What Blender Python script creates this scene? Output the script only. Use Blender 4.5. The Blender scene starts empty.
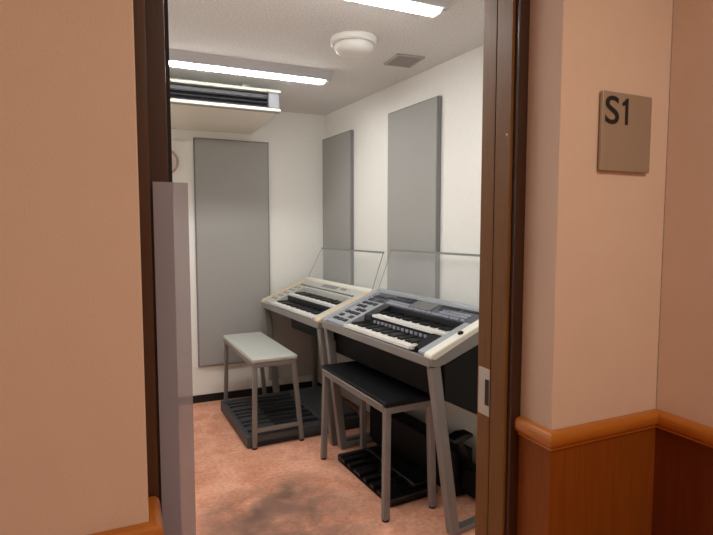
import bpy, bmesh, math, random
from mathutils import Vector, Matrix
random.seed(4)
C = bpy.context.scene.collection
SC = bpy.context.scene

def lin(c):
    return tuple(((v/255)/12.92 if v/255 <= .04045 else ((v/255+.055)/1.055)**2.4) for v in c)

# ------------------------------------------------------------------ materials
def mat(name, rgb, rough=.6, metal=0, noise=None, bump=0, bscale=200, spec=.5, emit=None, alpha=None,
        rgb2=None, stretch=(1, 1, 1), detail=3, clear=0, trans=0):
    m = bpy.data.materials.new(name); m.use_nodes = True
    nt = m.node_tree; b = nt.nodes['Principled BSDF']
    b.inputs['Base Color'].default_value = (*lin(rgb), 1)
    b.inputs['Roughness'].default_value = rough
    b.inputs['Metallic'].default_value = metal
    b.inputs['Specular IOR Level'].default_value = spec
    if clear: b.inputs['Coat Weight'].default_value = clear; b.inputs['Coat Roughness'].default_value = .15
    if trans: b.inputs['Transmission Weight'].default_value = trans
    tc = nt.nodes.new('ShaderNodeTexCoord'); mp = nt.nodes.new('ShaderNodeMapping')
    mp.inputs['Scale'].default_value = stretch
    nt.links.new(tc.outputs['Object'], mp.inputs['Vector'])
    if noise:
        n = nt.nodes.new('ShaderNodeTexNoise'); n.inputs['Scale'].default_value = noise; n.inputs['Detail'].default_value = detail
        r = nt.nodes.new('ShaderNodeValToRGB'); r.color_ramp.elements[0].position = .3; r.color_ramp.elements[1].position = .7
        r.color_ramp.elements[0].color = (*lin(rgb), 1); r.color_ramp.elements[1].color = (*lin(rgb2 or rgb), 1)
        nt.links.new(mp.outputs[0], n.inputs['Vector']); nt.links.new(n.outputs['Fac'], r.inputs['Fac'])
        nt.links.new(r.outputs['Color'], b.inputs['Base Color'])
    if bump:
        n2 = nt.nodes.new('ShaderNodeTexNoise'); n2.inputs['Scale'].default_value = bscale; n2.inputs['Detail'].default_value = 4
        bp = nt.nodes.new('ShaderNodeBump'); bp.inputs['Strength'].default_value = bump; bp.inputs['Distance'].default_value = .004
        nt.links.new(tc.outputs['Object'], n2.inputs['Vector']); nt.links.new(n2.outputs['Fac'], bp.inputs['Height'])
        nt.links.new(bp.outputs['Normal'], b.inputs['Normal'])
    if emit:
        b.inputs['Emission Color'].default_value = (*emit[0], 1); b.inputs['Emission Strength'].default_value = emit[1]
    if alpha is not None: b.inputs['Alpha'].default_value = alpha
    return m

PLASTER = mat('peach_plaster', (214, 189, 170), .85, noise=6, rgb2=(217, 193, 174), bump=.15, bscale=260)
WHITEW = mat('white_wallpaper', (240, 239, 233), .8, noise=40, rgb2=(237, 236, 230), bump=.25, bscale=300)
CEIL = mat('rockwool_ceiling', (206, 203, 200), .9, noise=100, rgb2=(232, 229, 226), bump=.9, bscale=90)
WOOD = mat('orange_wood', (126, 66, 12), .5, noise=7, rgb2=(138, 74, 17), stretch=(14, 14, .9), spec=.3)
WOODSHADE = mat('orange_wood_shaded', (94, 38, 8), .4, noise=7, rgb2=(106, 46, 12), stretch=(14, 14, .9))  # same orange wood; the side wall's darker, redder reflection is put into its colour
RAILW = mat('honey_wood_rail', (172, 100, 28), .32, noise=6, rgb2=(184, 110, 34), stretch=(1.5, 1.5, 14), clear=.3)
FRAME = mat('brown_frame', (120, 80, 36), .5, noise=9, rgb2=(108, 70, 30), stretch=(20, 20, 1), spec=.35)
FRAMEM = mat('mid_brown_frame', (74, 46, 24), .42, noise=9, rgb2=(66, 40, 20), stretch=(20, 20, 1))
FRAMED = mat('dark_brown_frame', (62, 34, 16), .4, noise=9, rgb2=(54, 29, 13), stretch=(20, 20, 1), clear=.15)
SEAL = mat('dark_seal', (26, 17, 12), .7)
BLACKRUB = mat('black_rubber', (14, 14, 15), .6)
FABRIC = mat('grey_fabric_panel', (160, 159, 155), .95, noise=300, rgb2=(166, 165, 161), bump=.4, bscale=500)
FABRICE = mat('grey_fabric_edge', (128, 128, 130), .95)
WPLAST = mat('white_plastic', (226, 225, 220), .45)
CREAMP = mat('cream_metal', (168, 166, 156), .6)
CASING = mat('cream_casing', (234, 229, 216), .5)
BLACKV = mat('black_void', (14, 14, 18), .5)
GREYV = mat('grey_louvre', (26, 26, 30), .6)
CAPG = mat('grey_cap', (88, 88, 92), .5)
GLOW = mat('glowing_lens', (255, 255, 255), .5, emit=((.985, .985, .965), 48))
BAFFLE = mat('lamp_baffle', (190, 190, 194), .5)
VENTG = mat('vent_grey', (172, 166, 162), .6)
STEEL = mat('silver_plate', (178, 164, 148), .32, metal=.55)
STRIKE = mat('strike_steel', (190, 186, 178), .35, metal=.6)
BLACKT = mat('black_letter', (10, 10, 10), .5)
LEGG = mat('grey_painted_steel', (134, 130, 129), .45, metal=.15)
LEGF = mat('taupe_painted_steel', (128, 123, 118), .45, metal=.15)
SILVER = mat('silver_blue_plastic', (164, 169, 176), .35, metal=.25)
SILVERD = mat('slate_button_deck', (84, 89, 99), .4, metal=.2)
FASCIA = mat('grey_fascia', (132, 129, 127), .45)
WKEY = mat('white_key', (238, 236, 230), .25)
BKEY = mat('black_key', (7, 7, 8), .3)
DECK = mat('dark_deck', (30, 32, 38), .35)
BUTTON = mat('pale_button', (150, 154, 164), .4)
BUTTOND = mat('dark_button', (30, 30, 36), .4)
SCREEN = mat('dim_screen', (112, 112, 112), .2)
BLACKP = mat('black_panel', (6, 6, 8), .6, spec=.25)
CHEEKW = mat('cream_cheek', (232, 228, 216), .4)
TAN = mat('tan_wood_cheek', (216, 197, 166), .45, noise=20, rgb2=(200, 176, 142), stretch=(1, 1, 8))
LGREY = mat('light_grey_deck', (184, 184, 178), .45)
TAUPE = mat('taupe_side_panel', (166, 158, 150), .7)
ACRY = mat('clear_acrylic', (232, 236, 236), .06, spec=.3, alpha=.07)
ACRYE = mat('acrylic_edge', (128, 130, 126), .3)
ACRYS = mat('acrylic_side_edge', (160, 162, 158), .3, alpha=.35)
FROST = mat('frosted_smoke_acrylic', (168, 168, 182), .5, alpha=.6)
BSEAT = mat('black_vinyl', (6, 6, 9), .55, spec=.3)
GSEAT = mat('pale_grey_vinyl', (190, 192, 186), .4)
CHAR = mat('charcoal_plastic', (66, 69, 73), .5)
CHARD = mat('dark_charcoal_plastic', (48, 50, 54), .5)
PBLACK = mat('pedal_black', (13, 13, 15), .35)
CLOCKF = mat('clock_face', (204, 190, 182), .4)
CLOCKR = mat('clock_rim', (190, 160, 148), .4)

def carpet():
    m = bpy.data.materials.new('mottled_pink_carpet'); m.use_nodes = True
    nt = m.node_tree; b = nt.nodes['Principled BSDF']; b.inputs['Roughness'].default_value = .97
    b.inputs['Specular IOR Level'].default_value = .1
    tc = nt.nodes.new('ShaderNodeTexCoord')
    def noise(s, d, dist=0):
        n = nt.nodes.new('ShaderNodeTexNoise'); n.inputs['Scale'].default_value = s; n.inputs['Detail'].default_value = d
        n.inputs['Distortion'].default_value = dist
        nt.links.new(tc.outputs['Object'], n.inputs['Vector']); return n
    def ramp(a, p, q, c0, c1):
        r = nt.nodes.new('ShaderNodeValToRGB'); e = r.color_ramp.elements
        e[0].position = p; e[1].position = q; e[0].color = (*c0, 1); e[1].color = (*c1, 1)
        nt.links.new(a, r.inputs['Fac']); return r
    def mix(mode, f, a, bb):
        x = nt.nodes.new('ShaderNodeMixRGB'); x.blend_type = mode
        if isinstance(f, float): x.inputs[0].default_value = f
        else: nt.links.new(f, x.inputs[0])
        nt.links.new(a, x.inputs[1])
        if isinstance(bb, tuple): x.inputs[2].default_value = (*bb, 1)
        else: nt.links.new(bb, x.inputs[2])
        return x
    base = ramp(noise(5, 6, .6).outputs['Fac'], .35, .65, lin((208, 140, 110)), lin((244, 186, 158)))
    fine = ramp(noise(45, 5).outputs['Fac'], .3, .7, lin((196, 130, 102)), lin((248, 190, 162)))
    m1 = mix('MIX', .45, base.outputs[0], fine.outputs[0])
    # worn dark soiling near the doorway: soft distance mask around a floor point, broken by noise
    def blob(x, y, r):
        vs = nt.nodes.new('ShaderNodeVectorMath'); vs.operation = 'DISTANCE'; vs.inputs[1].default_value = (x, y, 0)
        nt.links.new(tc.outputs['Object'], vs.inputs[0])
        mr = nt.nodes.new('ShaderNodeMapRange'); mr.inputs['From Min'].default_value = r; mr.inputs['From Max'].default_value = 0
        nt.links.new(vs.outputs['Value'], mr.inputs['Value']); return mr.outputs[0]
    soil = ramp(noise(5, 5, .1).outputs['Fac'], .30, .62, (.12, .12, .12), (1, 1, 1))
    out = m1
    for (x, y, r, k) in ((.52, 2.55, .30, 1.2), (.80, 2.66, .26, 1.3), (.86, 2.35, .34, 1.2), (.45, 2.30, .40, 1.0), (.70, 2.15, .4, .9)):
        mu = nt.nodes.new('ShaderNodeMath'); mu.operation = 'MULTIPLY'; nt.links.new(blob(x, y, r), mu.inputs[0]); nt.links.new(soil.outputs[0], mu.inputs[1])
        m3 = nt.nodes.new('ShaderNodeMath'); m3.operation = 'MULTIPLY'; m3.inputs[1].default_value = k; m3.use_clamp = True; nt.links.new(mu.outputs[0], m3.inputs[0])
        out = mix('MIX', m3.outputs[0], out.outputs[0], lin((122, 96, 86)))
    nt.links.new(out.outputs[0], b.inputs['Base Color'])
    bp = nt.nodes.new('ShaderNodeBump'); bp.inputs['Strength'].default_value = .5; bp.inputs['Distance'].default_value = .004
    nt.links.new(noise(350, 3).outputs['Fac'], bp.inputs['Height']); nt.links.new(bp.outputs['Normal'], b.inputs['Normal'])
    return m
CARPET = carpet()

# ------------------------------------------------------------------ mesh helpers
def box(bm, x0, x1, y0, y1, z0, z1):
    g = bmesh.ops.create_cube(bm, size=1)
    for v in g['verts']:
        v.co = Vector(((x0+x1)/2+v.co.x*(x1-x0), (y0+y1)/2+v.co.y*(y1-y0), (z0+z1)/2+v.co.z*(z1-z0)))
    return g['verts']
def bar(bm, a, b, w, d, hint=(1, 0, 0)):
    """rectangular bar from a to b; w along hint-ish direction, d across"""
    a, b = Vector(a), Vector(b); z = (b-a).normalized(); x = Vector(hint); x = (x-z*x.dot(z)).normalized(); y = z.cross(x)
    r = []
    for p in (a, b):
        r.append([bm.verts.new(p+x*sx*w/2+y*sy*d/2) for sx, sy in ((-1, -1), (1, -1), (1, 1), (-1, 1))])
    bm.faces.new(r[0][::-1]); bm.faces.new(r[1])
    for i in range(4): bm.faces.new((r[0][i], r[0][(i+1) % 4], r[1][(i+1) % 4], r[1][i]))
def prism(bm, prof, x0, x1):
    """profile of (y,z) points extruded along x"""
    A = [bm.verts.new((x0, y, z)) for y, z in prof]; B = [bm.verts.new((x1, y, z)) for y, z in prof]
    bm.faces.new(A); bm.faces.new(B[::-1]); n = len(prof)
    for i in range(n): bm.faces.new((A[i], B[i], B[(i+1) % n], A[(i+1) % n]))
def tube(bm, pts, r, n=10):
    rings = []
    pts = [Vector(p) for p in pts]
    for i, p in enumerate(pts):
        t = (pts[min(i+1, len(pts)-1)]-pts[max(i-1, 0)]).normalized()
        x = t.orthogonal().normalized() if not rings else (px-t*px.dot(t)).normalized()
        px = x; y = t.cross(x)
        rings.append([bm.verts.new(p+(x*math.cos(2*math.pi*k/n)+y*math.sin(2*math.pi*k/n))*r) for k in range(n)])
    for i in range(len(rings)-1):
        for k in range(n): bm.faces.new((rings[i][k], rings[i][(k+1) % n], rings[i+1][(k+1) % n], rings[i+1][k]))
    bm.faces.new(rings[0][::-1]); bm.faces.new(rings[-1])
def lathe(bm, prof, n=48, axis='z', c=(0, 0, 0)):
    rings = []
    for r, h in prof:
        ring = []
        for k in range(n):
            a = 2*math.pi*k/n
            p = (r*math.cos(a), r*math.sin(a), h) if axis == 'z' else (r*math.cos(a), h, r*math.sin(a))
            ring.append(bm.verts.new(Vector(p)+Vector(c)))
        rings.append(ring)
    for i in range(len(rings)-1):
        for k in range(n): bm.faces.new((rings[i][k], rings[i][(k+1) % n], rings[i+1][(k+1) % n], rings[i+1][k]))
    bm.faces.new(rings[0][::-1]); bm.faces.new(rings[-1])
def obj(name, bm, m, parent=None, bevel=0, smooth=False, seg=2):
    bmesh.ops.recalc_face_normals(bm, faces=bm.faces[:])
    me = bpy.data.meshes.new(name); bm.to_mesh(me); bm.free()
    for mm in (m if isinstance(m, (list, tuple)) else [m]): me.materials.append(mm)
    o = bpy.data.objects.new(name, me); C.objects.link(o)
    if parent: o.parent = parent
    if smooth:
        for p in me.polygons: p.use_smooth = True
    if bevel:
        b = o.modifiers.new('bevel', 'BEVEL'); b.width = bevel; b.segments = seg; b.limit_method = 'ANGLE'; b.angle_limit = .6
        for p in me.polygons: p.use_smooth = True
        w = o.modifiers.new('wn', 'WEIGHTED_NORMAL')
    return o
def B(*boxes):
    bm = bmesh.new()
    for b in boxes: box(bm, *b)
    return bm
def struct(name, bm, m, parent=None, bevel=0, **k):
    o = obj(name, bm, m, parent, bevel, **k)
    if not parent: o['kind'] = 'structure'
    return o
def thing(name, label, cat, loc=(0, 0, 0), rz=0, group=None):
    o = bpy.data.objects.new(name, None); C.objects.link(o); o.location = loc; o.rotation_euler = (0, 0, rz)
    o['label'] = label; o['category'] = cat; o.empty_display_size = .1
    if group: o['group'] = group
    return o
def tag(o, label, cat, group=None):
    o['label'] = label; o['category'] = cat
    if group: o['group'] = group
    return o

# ------------------------------------------------------------------ the practice room
H = 2.45
YB = 4.40
def xr(y): return 1.650+(YB-y)*.087          # the right wall stands slightly askew
Y0 = 1.29
YL, YR = 1.00, 1.03                        # corridor wall faces left and right of the doorway
XC = 1.45                                  # corridor side wall on the right
def quadbox(pts, z0, z1):
    bm = bmesh.new()
    a = [bm.verts.new((x, y, z0)) for x, y in pts]; b = [bm.verts.new((x, y, z1)) for x, y in pts]
    bm.faces.new(a[::-1]); bm.faces.new(b)
    n = len(pts)
    for i in range(n): bm.faces.new((a[i], a[(i+1) % n], b[(i+1) % n], b[i]))
    return bm
struct('floor', B((-2.4, 2.4, -1.6, 4.6, -.08, 0)), CARPET)
struct('ceiling', quadbox([(-.47, Y0-.02), (2.2, Y0-.02), (2.2, 4.5), (-.47, 4.5)], H, H+.08), CEIL)
struct('wall_back', B((-.47, 2.0, YB, YB+.1, 0, H)), WHITEW)
struct('wall_right', quadbox([(xr(Y0-.02), Y0-.02), (xr(YB+.1), YB+.1), (xr(YB+.1)+.1, YB+.1), (xr(Y0-.02)+.1, Y0-.02)], 0, H), WHITEW)
struct('wall_left', B((-.47, -.37, Y0, YB, 0, H)), WHITEW)
struct('wall_front', B((-.47, .02, Y0-.04, Y0, 0, H), (1.03, 2.1, Y0-.04, Y0, 0, H), (.02, 1.03, Y0-.04, Y0, 2.24, H)), WHITEW)
struct('baseboard_back', B((-.37, xr(YB), YB-.012, YB, 0, .062)), BLACKRUB)
struct('baseboard_right', quadbox([(xr(Y0)-.012, Y0), (xr(YB)-.012, YB-.013), (xr(YB), YB-.013), (xr(Y0), Y0)], 0, .062), BLACKRUB)

# corridor shell
struct('wall_corridor_left', B((-2.2, .024, YL, Y0-.04, 0, 2.6)), PLASTER, bevel=.003)
struct('wall_corridor_right', B((1.034, XC, YR, Y0-.04, 0, 2.6)), PLASTER, bevel=.003)
struct('wall_corridor_head', B((.024, 1.03, YL+.02, Y0-.04, 2.24, 2.6)), PLASTER)
struct('wall_corridor_side', B((XC, XC+.1, -1.5, YR, 0, 2.6)), PLASTER)
struct('wall_corridor_rear', B((-2.2, XC+.1, -1.6, -1.5, 0, 2.6)), PLASTER)
struct('wall_corridor_end', B((-2.3, -2.2, -1.6, 1.1, 0, 2.6)), PLASTER)
struct('ceiling_corridor', B((-2.3, XC+.1, -1.6, Y0-.04, 2.6, 2.68)), WPLAST)

# wainscot and chair rail (z of the rail top = .90)
RZ = .90
def rail_prof():
    # (out from wall, z) rounded moulding
    pts = [(0, RZ-.052), (.012, RZ-.052), (.014, RZ-.045)]
    for k in range(9):
        a = -math.pi/2+math.pi*k/8
        pts.append((.012+.013*math.cos(a), RZ-.0215+.0215*math.sin(a)))
    pts += [(0, RZ)]
    return pts
def sweep(name, path, m, parent=None):
    """moulding swept along an xy path (list of points, wall on the left side of travel), mitred corners"""
    prof = rail_prof(); bm = bmesh.new(); P = [Vector((*p, 0)) for p in path]; rings = []
    for i, p in enumerate(P):
        d0 = (P[i]-P[i-1]).normalized() if i else (P[1]-P[0]).normalized()
        d1 = (P[i+1]-P[i]).normalized() if i < len(P)-1 else d0
        n0 = Vector((d0.y, -d0.x, 0)); n1 = Vector((d1.y, -d1.x, 0)); n = (n0+n1); n = n/(n.dot(n0))
        rings.append([bm.verts.new(p+n*o+Vector((0, 0, z))) for o, z in prof])
    k = len(prof)
    for i in range(len(rings)-1):
        for j in range(k): bm.faces.new((rings[i][j], rings[i][(j+1) % k], rings[i+1][(j+1) % k], rings[i+1][j]))
    bm.faces.new(rings[0]); bm.faces.new(rings[-1][::-1])
    return struct(name, bm, m, parent, smooth=False)
sweep('trim_1', [(1.034, 1.146), (1.034, YR), (XC, YR), (XC, -1.5)], RAILW)
sweep('trim_2', [(-2.2, YL), (.024, YL), (.024, 1.095)], RAILW)
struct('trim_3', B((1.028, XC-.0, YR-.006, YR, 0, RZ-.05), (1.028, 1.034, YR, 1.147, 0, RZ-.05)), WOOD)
struct('trim_4', B((XC-.006, XC, -1.5, YR-.006, 0, RZ-.05)), WOODSHADE)
struct('trim_5', B((-2.2, .030, YL-.006, YL, 0, RZ-.05), (.0241, .030, YL, 1.095, 0, RZ-.05)), WOOD)

# door frame
struct('trim_6', B((.0245, .047, 1.100, Y0, 0, 2.24)), FRAMEM, bevel=.002)
struct('trim_7', B((.047, .084, 1.135, Y0, 0, 2.24)), FRAMED, bevel=.002)
struct('trim_8', B((.084, .096, 1.19, Y0, 0, 2.24)), SEAL)
jr = struct('trim_9', B((.988, .998, 1.165, 1.229, 0, 2.24), (.992, .998, 1.237, Y0+.008, 0, 2.24)), FRAME, bevel=.0015)
struct('trim_10', B((.994, .998, 1.228, 1.238, 0, 2.24)), SEAL)
struct('trim_11', B((.998, 1.0335, 1.149, Y0, 0, 2.24)), FRAMED, bevel=.002)
struct('trim_12', B((.096, .985, 1.16, Y0, 2.20, 2.24)), FRAME)
sp = obj('strike_plate', B((.9902, .9922, 1.237, 1.291, .872, 1.018)), STRIKE, jr, bevel=.0008)
sp['label'] = 'silver strike plate'
obj('latch_hole', B((.9892, .9903, 1.240, 1.258, .905, .985)), BLACKV, sp)
bm = bmesh.new(); lathe(bm, [(.0001, -.0), (.0035, .0), (.0035, .002), (.0001, .003)], 14, axis='z')
for v in bm.verts: v.co = Vector((.988-v.co.z, 1.178+v.co.x, 1.705+v.co.y))
obj('screw', bm, STRIKE, jr)

# ------------------------------------------------------------------ wall panels
def panel(x0, x1, z0, z1, t=.05):
    bm = bmesh.new(); box(bm, x0, x1, -t, 0, z0, z1); return bm
def acoustic(label, loc, rz, w, z0, z1, group='grey fabric acoustic panels on the walls'):
    t = thing('acoustic_panel', label, 'acoustic panel', loc, rz, group)
    obj('fabric_face', B((.008, w-.008, -.034, -.026, z0+.008, z1-.008)), FABRIC, t, bevel=.004)
    obj('panel_frame', B((0, w, -.027, -.001, z0, z1)), FABRICE, t, bevel=.003)
    return t
acoustic('wide grey fabric acoustic panel on the back wall below the air conditioner', (.52, YB, 0), 0, .61, .305, 2.175)
# right wall: local x runs towards the camera, local -y out of the wall
angR = math.atan2(-1, .087)
def onwall(y): return (xr(y), y, 0)
# local +x -> (0.0995,-0.995): -y local -> (-.995,-.0995): into the room
acoustic('narrow grey acoustic panel on the right wall beside the room corner', onwall(4.39), angR, .53, .35, 2.235)
acoustic('large grey acoustic panel on the right wall above the near organ', onwall(3.315), angR, .575, .35, 2.255)

# ------------------------------------------------------------------ ceiling things
def lamp(label, x0, x1, yc):
    t = thing('ceiling_lamp', label, 'ceiling lamp', ((x0+x1)/2, yc, H), 0, 'linear ceiling lamps')
    L = (x1-x0)/2
    bm = bmesh.new()
    prism(bm, [(-.125, 0), (-.12, -.008), (-.05, -.040), (.05, -.040), (.12, -.008), (.125, 0)], -L, L)
    obj('housing', bm, BAFFLE, t)
    bm = bmesh.new()
    prism(bm, [(-.036, -.040), (-.036, -.046), (-.028, -.052), (.028, -.052), (.036, -.046), (.036, -.040)], -L+.012, L-.03)
    obj('lens', bm, GLOW, t)
    obj('end_cap', B((L-.03, L-.004, -.037, .037, -.0515, -.0395)), WPLAST, t, bevel=.004)
    obj('end_cap', B((-L+.0, -L+.012, -.037, .037, -.0515, -.0395)), WPLAST, t)
lamp('glowing linear ceiling lamp nearer the back wall, in front of the air conditioner', -.03, 1.25, 3.275)
lamp('glowing linear ceiling lamp nearest the doorway, cut by the top of the photo', .06, 1.33, 2.04)

t = thing('ceiling_speaker', 'round white domed fixture on the ceiling between the two lamps', 'ceiling fixture', (1.142, 2.60, H))
bm = bmesh.new(); lathe(bm, [(.0001, 0), (.122, 0), (.125, -.008), (.124, -.028), (.117, -.034), (.0001, -.034)], 56)
obj('mounting_ring', bm, WPLAST, t, smooth=False)
bm = bmesh.new(); lathe(bm, [(.105, -.033), (.104, -.05), (.094, -.068), (.075, -.078), (.05, -.084), (.0001, -.086)], 56)
obj('dome', bm, WPLAST, t, smooth=True)
t = thing('ceiling_vent', 'small square grey grille in the ceiling near the right wall', 'vent', (1.553, 2.79, H), math.radians(-4))
obj('vent_frame', B((-.088, .088, -.1, -.086, -.010, 0), (-.088, .088, .086, .1, -.010, 0), (-.088, -.074, -.086, .086, -.010, 0), (.074, .088, -.086, .086, -.010, 0)), VENTG, t)
obj('grille', B((-.074, .074, -.086, .086, -.003, 0), *[(-.074, .074, -.08+i*.016, -.074+i*.016, -.008, -.003) for i in range(11)]), VENTG, t)

# air conditioner: suspended box with a dark slot in its front
t = thing('air_conditioner', 'white ceiling-hung air conditioner with a long black front slot', 'air conditioner', (0, 0, H))
AX0, AX1 = -.25, .995
def azl(z): return z-H
bm = bmesh.new()
prism(bm, [(3.56, azl(2.385)), (YB-.001, azl(2.40)), (YB-.001, azl(2.235)), (3.56, azl(2.245))], AX0, AX1)
obj('casing', bm, CASING, t, bevel=.004)
obj('slot_frame', B((AX0, AX1, 3.50, 3.56, azl(2.363), azl(2.385)), (AX0, AX1, 3.50, 3.56, azl(2.238), azl(2.260)), (AX0, AX0+.05, 3.50, 3.56, azl(2.266), azl(2.357))), CREAMP, t, bevel=.006)
obj('end_cap', B((AX1-.085, AX1-.008, 3.504, 3.56, azl(2.259), azl(2.364))), CAPG, t, bevel=.008)
obj('slot', B((AX0+.05, AX1-.085, 3.545, 3.56, azl(2.260), azl(2.363))), BLACKV, t)
bm = bmesh.new()
for z in (2.325, 2.298):
    bar(bm, (AX0+.05, 3.527, azl(z)), (AX1-.085, 3.527, azl(z)), .026, .004, (0, 1, .5))
obj('louvre', bm, GREYV, t)
obj('bracket', B((AX0+.1, AX0+.16, 3.7, 4.2, azl(2.388), 0)), CREAMP, t)
obj('bracket', B((AX1-.22, AX1-.16, 3.7, 4.2, azl(2.388), 0)), CREAMP, t)

# clock on the back wall, mostly hidden behind the door frame
t = thing('wall_clock', 'round pale disc-shaped clock on the back wall, mostly hidden by the left door frame', 'clock', (.300, YB, 1.975))
bm = bmesh.new(); lathe(bm, [(.0001, 0), (.103, 0), (.105, -.02), (.1, -.032), (.09, -.034), (.086, -.028), (.0001, -.028)], 48, axis='y')
obj('rim', bm, CLOCKR, t)
bm = bmesh.new(); lathe(bm, [(.0001, -.0275), (.086, -.0275), (.086, -.031), (.0001, -.031)], 48, axis='y')
obj('dial', bm, CLOCKF, t)

# frosted panel standing in the doorway at the left jamb
t = thing('frosted_panel', 'narrow frosted grey upright screen standing against the left door frame', 'screen', (.0905, 1.118, 0), 0)
obj('sheet', B((-.038, .029, -.003, .003, .014, 1.535)), FROST, t)
obj('foot', B((-.038, .036, -.012, .012, 0, .014)), CHAR, t)

# ------------------------------------------------------------------ sign
t = thing('room_sign', 'square metal wall sign reading S1 on the peach wall right of the doorway', 'sign', (1.264, YR, 1.704))
obj('plate', B((-.096, .096, -.014, -.004, -.105, .105)), STEEL, t, bevel=.0025)
obj('backing', B((-.088, .088, -.004, 0, -.098, .098)), BLACKRUB, t)
def glyph(ch, x0, x1, z0, z1, y, m, parent, name):
    cu = bpy.data.curves.new(name, 'FONT'); cu.body = ch; cu.size = 1; cu.extrude = .0; cu.offset = .012; cu.resolution_u = 12
    to = bpy.data.objects.new(name, cu); C.objects.link(to)
    me = bpy.data.meshes.new_from_object(to.evaluated_get(bpy.context.evaluated_depsgraph_get()))
    bpy.data.objects.remove(to)
    me.materials.clear(); me.materials.append(m)
    xs = [v.co.x for v in me.vertices]; ys = [v.co.y for v in me.vertices]
    for v in me.vertices:
        v.co = Vector((x0+(v.co.x-min(xs))/(max(xs)-min(xs))*(x1-x0), y, z0+(v.co.y-min(ys))/(max(ys)-min(ys))*(z1-z0)))
    o = bpy.data.objects.new(name, me); C.objects.link(o); o.parent = parent
glyph('S', -.086, -.034, .0185, .0935, -.0146, BLACKT, t, 'lettering')
bm = bmesh.new()
pts = [(-.0005, .0255), (.0115, .0255), (.0115, .0965), (.003, .0965), (-.0035, .089), (-.0125, .084), (-.0125, .0745), (-.0005, .0775)]
bm.faces.new([bm.verts.new((x-.0105, -.0146, z-.005)) for x, z in pts])
obj('lettering', bm, BLACKT, t)

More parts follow.
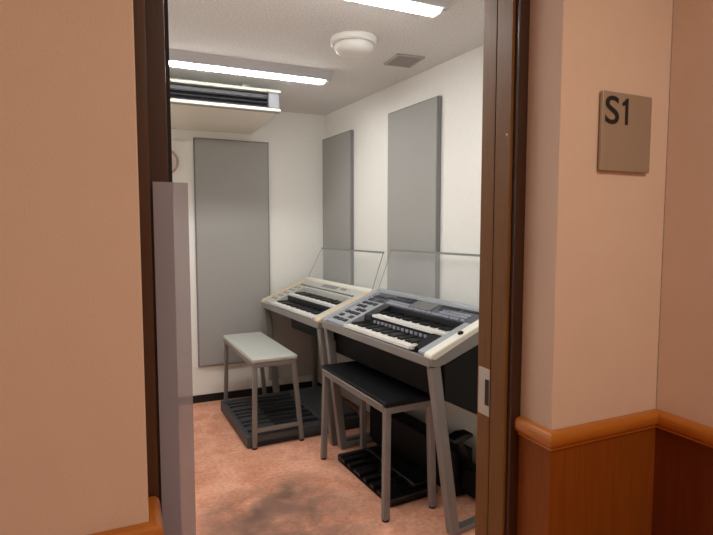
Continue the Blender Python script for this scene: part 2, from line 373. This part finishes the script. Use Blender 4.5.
# ------------------------------------------------------------------ organs
RO = math.atan2(-.9953, .0966)
W = 1.15
WN, WF = 1.15, 1.115
def keyrow(parent, name, u0, u1, v0, v1, z, n, first=0):
    k = bmesh.new(); s = bmesh.new(); w = (u1-u0)/n
    for i in range(n):
        box(k, u0+i*w+.0006, u0+(i+1)*w-.0006, v0, v1, z-.016, z)
        if (i+first) % 7 not in (2, 6) and i < n-1:
            c = u0+(i+1)*w
            prism(s, [(v0+.045, z), (v0+.05, z+.011), (v1, z+.012), (v1, z)], c-w*.29, c+w*.29)
    ko = obj(name, k, WKEY, parent)
    so = obj('black_key_row', s, BKEY, ko)
    return ko
def organ(label, loc, dz, near):
    t = thing('electronic_organ', label, 'organ', loc, RO)
    Z = .87+dz; W = WN if near else WF
    def P(v): return Z+.375*v
    side = [(0, Z-.055), (-.004, Z-.03), (0, Z-.006), (.012, Z+.002), (.40, P(.40)), (.44, P(.42)), (.46, P(.42)-.02), (.468, P(.42)-.07), (.44, P(.42)-.085), (.08, Z-.052), (.04, Z-.062)]
    capp = [(-.006, Z-.022), (-.004, Z-.004), (.012, Z+.006), (.40, P(.40)+.006), (.44, P(.42)+.006), (.462, P(.42)-.012), (.44, P(.42)-.022), (.40, P(.40)-.022), (.02, Z-.03)]
    cw = .06 if near else .055
    # end cheeks
    bm = bmesh.new(); prism(bm, side, 0, cw)
    o = obj('cheek', bm, FASCIA, t, bevel=.003)
    bm = bmesh.new(); prism(bm, capp, -.001, cw if near else cw*1.15); obj('cheek_cap', bm, SILVER if near else TAN, o, bevel=.006, seg=3)
    bm = bmesh.new(); prism(bm, side, W-cw, W)
    o = obj('cheek', bm, FASCIA, t, bevel=.003)
    bm = bmesh.new(); prism(bm, capp, W-cw*(1 if near else 1.15), W+.001); obj('cheek_cap', bm, CHEEKW if near else TAN, o, bevel=.008, seg=3)
    if near:
        bm = bmesh.new(); lathe(bm, [(.0001, 0), (.013, 0), (.015, .004), (.012, .009), (.0001, .009)], 20)
        bmesh.ops.rotate(bm, verts=bm.verts, matrix=Matrix.Rotation(math.atan(.375), 3, 'X'))
        bmesh.ops.translate(bm, verts=bm.verts, vec=(W-.026, .19, P(.19)+.004))
        k = obj('round_knob', bm, BLACKP, o)
    # body with stepped key beds
    body = [(.004, Z-.05), (.004, Z-.018), (.02, Z-.018), (.15, Z-.018), (.15, Z+.03), (.165, Z+.036), (.29, Z+.036), (.29, P(.29)-.008),
            (.405, P(.405)-.006), (.405, P(.42)), (.455, P(.42)), (.462, P(.42)-.02), (.465, Z+.0), (.40, Z-.03), (.05, Z-.07)]
    bm = bmesh.new(); prism(bm, body, cw, W-cw); obj('body', bm, DECK if near else LGREY, t)
    obj('front_rail', B((cw*.2, W-cw*.2, -.006, .008, Z-.062, Z-.018)), FASCIA, t, bevel=.004)
    bm = bmesh.new(); prism(bm, [(.398, P(.40)-.004), (.402, P(.42)+.006), (.415, P(.42)+.012), (.455, P(.42)+.008), (.468, P(.42)-.01), (.468, P(.42)-.05), (.44, P(.42)-.05)], .02, W-.02)
    obj('rear_ledge', bm, SILVER if near else CHEEKW, t, bevel=.003)
    # slanting side blocks beside the keys
    def block(u0, u1, m, v0=.006, v1=.395, name='side_block'):
        bm = bmesh.new(); prism(bm, [(v0, Z-.018), (v0, P(v0)-.004), (v1, P(v1)-.003), (v1, Z-.02)], u0, u1); return obj(name, bm, m, t, bevel=.002)
    if near: l0, l1, r0, r1, ku0, ku1 = cw, .285, 1.035, W-cw, .365, 1.035
    else: l0, l1, r0, r1, ku0, ku1 = cw, .215, 1.0, W-cw, .215, 1.0
    sb = block(l0, l1, SILVER if near else LGREY)
    block(r0, r1, SILVER if near else LGREY)
    lk = (.29, .965) if near else (.215, .995)
    keyrow(t, 'lower_keyboard', lk[0], lk[1], .002, .145, Z+.004, 29 if near else 29)
    if near:
        block(.965, 1.035, BLACKP, v0=.02, v1=.15)
        obj('white_end_strip', B((.972, .988, .004, .10, Z-.01, Z+.012)), WKEY, t, bevel=.003)
        bm = bmesh.new(); prism(bm, [(.15, Z+.03), (.155, P(.155)-.004), (.29, P(.29)-.004), (.29, Z+.03)], .285, .365)
        obj('side_block', bm, DECK, t)
    keyrow(t, 'upper_keyboard', ku0, ku1, .158, .285, Z+.062, 29)
    # sloping control panel
    def slab(name, u0, u1, v0, v1, m, h=.004, par=None, base=-.0085):
        bm = bmesh.new(); prism(bm, [(v0, P(v0)+base), (v0, P(v0)+base+h), (v1, P(v1)+base+h), (v1, P(v1)+base)], u0, u1); return obj(name, bm, m, par or t)
    def buttons(name, cells, m, par, base=-.006, h=.005):
        for u0, u1, v0, v1 in cells:
            bm = bmesh.new(); prism(bm, [(v0, P(v0)+base), (v0, P(v0)+base+h), (v1, P(v1)+base+h), (v1, P(v1)+base)], u0, u1)
            obj(name, bm, m, par)
    if near:
        cp = slab('control_panel', .09, 1.085, .292, .398, SILVERD, h=.007)
        buttons('screen', [(.535, .72, .315, .392)], SCREEN, cp, base=-.002)
        cells = []
        for c in range(9):
            for r in range(2): cells.append((.30+c*.024, .318+c*.024, .30+r*.02, .312+r*.02))
        for c in range(11):
            cells.append((.40+c*.052, .435+c*.052, .296, .304))
        for c in range(8):
            for r in range(2): cells.append((.80+c*.028, .822+c*.028, .318+r*.022, .331+r*.022))
        buttons('button', cells, BUTTON, cp, base=-.002)
        buttons('display_strip', [(.25, .50, .352, .368), (.30, .50, .380, .391), (.745, .90, .372, .390), (.92, 1.06, .376, .392), (.76, .86, .345, .358)], BUTTOND, cp, base=-.002)
        # left block buttons
        c2 = []
        for r in range(8):
            for c in range(3):
                if (r*3+c) % 5 != 4: c2.append((.085+c*.06, .13+c*.06, .035+r*.043, .058+r*.043))
        buttons('button', c2, BUTTOND, sb, base=-.004)
        # lever row between the manuals
        bm = bmesh.new()
        for i in range(14):
            u = .40+i*.041
            box(bm, u, u+.022, .146, .152, Z+.018, Z+.034)
        obj('lever_row', bm, BUTTON, t)
        buttons('drawbar', [(.36+i*.04, .385+i*.04, .2925, .30) for i in range(17)], BUTTON, cp, base=-.002, h=.008)
    else:
        cp = slab('control_panel', .07, 1.08, .292, .398, LGREY, h=.007)
        buttons('display_strip', [(.42, .66, .35, .385), (.72, .80, .36, .38)], FASCIA, cp, base=-.002)
        cells = [(.12+c*.045, .145+c*.045, .31, .322) for c in range(20)]
        buttons('button', cells, CHAR, cp, base=-.002)
        bm = bmesh.new()
        buttons('button', [(.09, .11, .06+r*.05, .08+r*.05) for r in range(6)]+[(.15, .17, .06+r*.05, .08+r*.05) for r in range(6)], FASCIA, sb, base=-.004)
        obj('dark_strip', B((.215, 1.0, .148, .1515, Z-.015, Z+.05)), DECK, t)
    # under-box with the slanted bottom
    ub0 = .0 if near else .55
    bm = bmesh.new()
    prof = [(.075, Z-.055), (.44, P(.42)-.088), (.465, P(.42)-.075), (.47, Z-.05), (.47, .44+dz), (.36, .51+dz), (.085, .64+dz)] if near else \
           [(.075, Z-.075), (.42, Z-.03), (.42, Z-.15), (.085, Z-.17)]
    if near: prism(bm, prof, .03, W-.004)
    else: prism(bm, prof, .45, W-.06)
    obj('speaker_box', bm, BLACKP, t, bevel=.003)
    # legs, feet, uprights
    legm = LEGG if near else LEGF
    for u in (.03, W-.028):
        bm = bmesh.new()
        a = Vector((u, .03, Z-.06)); fu, fv = (.02, .11) if not near else (.035 if u < .5 else .055, .115); b = Vector((u+fu, fv, .012))
        bar(bm, a, b, .045, .05, (1, 0, 0))
        l = obj('leg', bm, legm, t, bevel=.005)
        bm = bmesh.new()
        bar(bm, (u+fu, fv-.02, .014), (u+.022, .50, .014), .045, .028, (1, 0, 0))
        obj('foot_bar', bm, legm, l, bevel=.005)
        bm = bmesh.new(); bar(bm, (u, .455, Z-.06 if not near else .46), (u+.01, .47, .02), .04, .04); obj('rear_post', bm, legm, t, bevel=.004)
    if near:
        obj('rear_panel', B((.05, W-.0, .38, .46, .03, .18)), BLACKP, t, bevel=.01)
        obj('pedal_unit', B((.04, .93, .335, .46, .006, .255)), BLACKP, t, bevel=.01)
        # swell pedal
        bm = bmesh.new()
        prism(bm, [(-.065, -.012), (-.06, .008), (.0, .022), (.06, .014), (.07, -.006), (.0, -.018)], -.035, .035)
        bmesh.ops.rotate(bm, verts=bm.verts, matrix=Matrix.Rotation(math.radians(4), 3, 'X'))
        bmesh.ops.translate(bm, verts=bm.verts, vec=(1.0, .30, .375))
        sw = obj('swell_pedal', bm, PBLACK, t, bevel=.006)
        bm = bmesh.new(); bar(bm, (.99, .29, .365), (.97, .40, .16), .04, .03); obj('pedal_arm', bm, PBLACK, sw)
        bm = bmesh.new(); tube(bm, [(.975, .25, .37), (.97, .225, .425)], .007); obj('pedal_pin', bm, PBLACK, sw)
    else:
        obj('side_panel', B((.012, .03, .05, .53, .17, Z-.04)), TAUPE, t)
        obj('rear_panel', B((.05, W-.02, .49, .52, .10, Z-.05)), TAUPE, t)
    # clear music rest
    s = bmesh.new()
    b0, b1, t0_, t1_ = (.02, .42, P(.42)+.008), (1.09, .42, P(.42)+.008), (-.015 if near else .035, .545, (1.297 if near else 1.277)), (1.035 if not near else 1.09, .545, (1.297 if near else 1.277))
    q = [Vector(p) for p in (b0, b1, t1_, t0_)]; nrm = (q[1]-q[0]).cross(q[3]-q[0]).normalized()*.004
    a = [s.verts.new(p) for p in q]; b = [s.verts.new(p+nrm) for p in q]
    s.faces.new(a); s.faces.new(b[::-1])
    for i in range(4): s.faces.new((a[i], b[i], b[(i+1) % 4], a[(i+1) % 4]))
    mr = obj('music_rest', s, ACRY, t)
    mr['label'] = 'clear acrylic music rest'
    bm = bmesh.new(); bar(bm, (t0_[0], .545, t0_[2]), (t1_[0], .545, t1_[2]), .009, .013, (0, 1, 0)); obj('top_edge', bm, ACRYE, mr)
    bm = bmesh.new(); bar(bm, q[1]+nrm*.5, q[2]+nrm*.5, .004, .0045, (0, 1, 0)); obj('side_edge', bm, ACRYE, mr)
    bm = bmesh.new(); bar(bm, q[0]+nrm*.5, q[3]+nrm*.5, .004, .0045, (0, 1, 0)); obj('side_edge', bm, ACRYS, mr)
    return t
organ('silver and black two-manual electronic organ with white right cheek, nearest the doorway', (1.147, 3.125, 0), 0, True)
organ('pale grey electronic organ with tan wooden cheeks, in the back corner', (1.02, 4.24, 0), -.012, False)

# ------------------------------------------------------------------ benches
def bench(label, loc, rz, seatm, framem, w=.80, d=.31, h=.60, near=True):
    t = thing('organ_bench', label, 'bench', loc, rz, 'organ benches')
    obj('seat', B((0, w, 0, d, h-.028, h)), seatm, t, bevel=.008, seg=3)
    fr = B((.02, w-.02, .006, .036, h-.062, h-.028), (.02, w-.02, d-.036, d-.006, h-.062, h-.028), (.006, .036, .006, d-.006, h-.062, h-.028), (w-.036, w-.006, .006, d-.006, h-.062, h-.028))
    obj('frame', fr, framem, t, bevel=.003)
    for u, du in ((.022, -.012), (w-.022, .012)):
        for v, dv in ((.022, -.012), (d-.022, .012 if near else .05)):
            bm = bmesh.new(); bar(bm, (u, v, h-.045), (u+du, v+dv, .008), .034 if near else .03, .034 if near else .03)
            l = obj('leg', bm, framem, t, bevel=.004)
            bm = bmesh.new(); lathe(bm, [(.0001, 0), (.018, 0), (.019, .012), (.0001, .012)], 16, c=(u+du, v+dv, 0)); obj('rubber_foot', bm, BLACKRUB, l)
    if not near:
        for u in (w-.013,):
            bm = bmesh.new(); bar(bm, (u, .012, .12), (u, d+.01, .12), .022, .026); obj('stretcher', bm, framem, t, bevel=.003)
    else:
        bm = bmesh.new(); tube(bm, [(.02, .0, h-.022), (w-.02, .0, h-.022)], .005); obj('seat_piping', bm, LEGG, t)
    return t
RB = math.radians(-87.3)
bench('organ bench with a black seat pushed under the silver organ', (1.088, 2.985, 0), RB, BSEAT, LEGG, d=.30)
bench('organ bench with a pale grey top standing by the back organ', (.688, 4.17, 0), math.radians(-87.6), GSEAT, LEGF, w=.885, d=.31, near=False)

# ------------------------------------------------------------------ pedalboards
def pedalboard(label, loc, rz, w, d, hh, m, md, npd, kl):
    t = thing('pedalboard', label, 'pedalboard', loc, rz, 'organ pedalboards')
    obj('tray', B((.0, w, .03, d, .006, hh*.5)), md, t, bevel=.004)
    for u0, u1 in ((0, .05), (w-.05, w)):
        obj('end_block', B((u0, u1, 0, d, 0, hh)), m, t, bevel=.010, seg=3)
    obj('front_lip', B((.05, w-.05, 0, .035, 0.004, hh*(.92 if kl else .35))), m if kl else md, t, bevel=.006)
    obj('heel_cover', B((.05, w-.05, d-(.30 if kl else .12), d-.0, .0, hh+.02)), m, t, bevel=.01)
    st = (w-.12)/npd
    for i in range(npd):
        u = .06+i*st
        sharp = (i % 12) in (1, 3, 6, 8, 10)
        bm = bmesh.new()
        if sharp: prism(bm, [(.22 if d > .4 else .12, hh*.5), (.225 if d > .4 else .125, hh+.022), (d-(.30 if kl else .12), hh+.01), (d-(.30 if kl else .12), hh*.5)], u+st*.15, u+st*.85)
        else: prism(bm, [(.036 if kl else .002, hh*.5), (.036 if kl else .0, hh*.86), (.05, hh*.92), (d-(.30 if kl else .12), hh*.92), (d-(.30 if kl else .12), hh*.5)], u+st*.05, u+st*.95)
        obj('pedal', bm, m if not sharp else md, t)
        if not kl and not sharp:
            pass
    return t
pedalboard('charcoal organ pedalboard on the carpet under the pale-topped bench', (.650, 4.125, 0), math.radians(-87.4), .82, .84, .085, CHAR, CHARD, 20, True)
pedalboard('black organ pedalboard on the carpet under the black bench', (1.166, 2.915, 0), math.radians(-86), .63, .30, .045, PBLACK, BLACKP, 13, False)

# ------------------------------------------------------------------ lights, world, camera
def area(name, loc, rot, size, power, col, sy=None):
    l = bpy.data.lights.new(name, 'AREA'); l.energy = power; l.color = col; l.size = size
    if sy: l.shape = 'RECTANGLE'; l.size_y = sy
    o = bpy.data.objects.new(name, l); C.objects.link(o); o.location = loc; o.rotation_euler = rot; return o
area('corridor_light', (.88, -.35, 2.55), (0, 0, 0), .6, 19.5, (1, .86, .71), .6)
area('corridor_light_far', (-1.2, -.7, 2.55), (0, 0, 0), .6, 7, (1, .86, .71), .6)
w = bpy.data.worlds.new('world'); SC.world = w; w.use_nodes = True
w.node_tree.nodes['Background'].inputs[0].default_value = (.9, .85, .8, 1); w.node_tree.nodes['Background'].inputs[1].default_value = .1

cam = bpy.data.cameras.new('camera'); cam.sensor_fit = 'HORIZONTAL'; cam.sensor_width = 36; cam.lens = 518/713*36; cam.clip_start = .02
co = bpy.data.objects.new('camera', cam); C.objects.link(co); co.location = (0, 0, 1.44)
co.rotation_euler = (math.radians(90-4.2), 0, math.radians(-24)); SC.camera = co
SC.view_settings.view_transform = 'Standard'; SC.view_settings.look = 'None'; SC.view_settings.exposure = 0
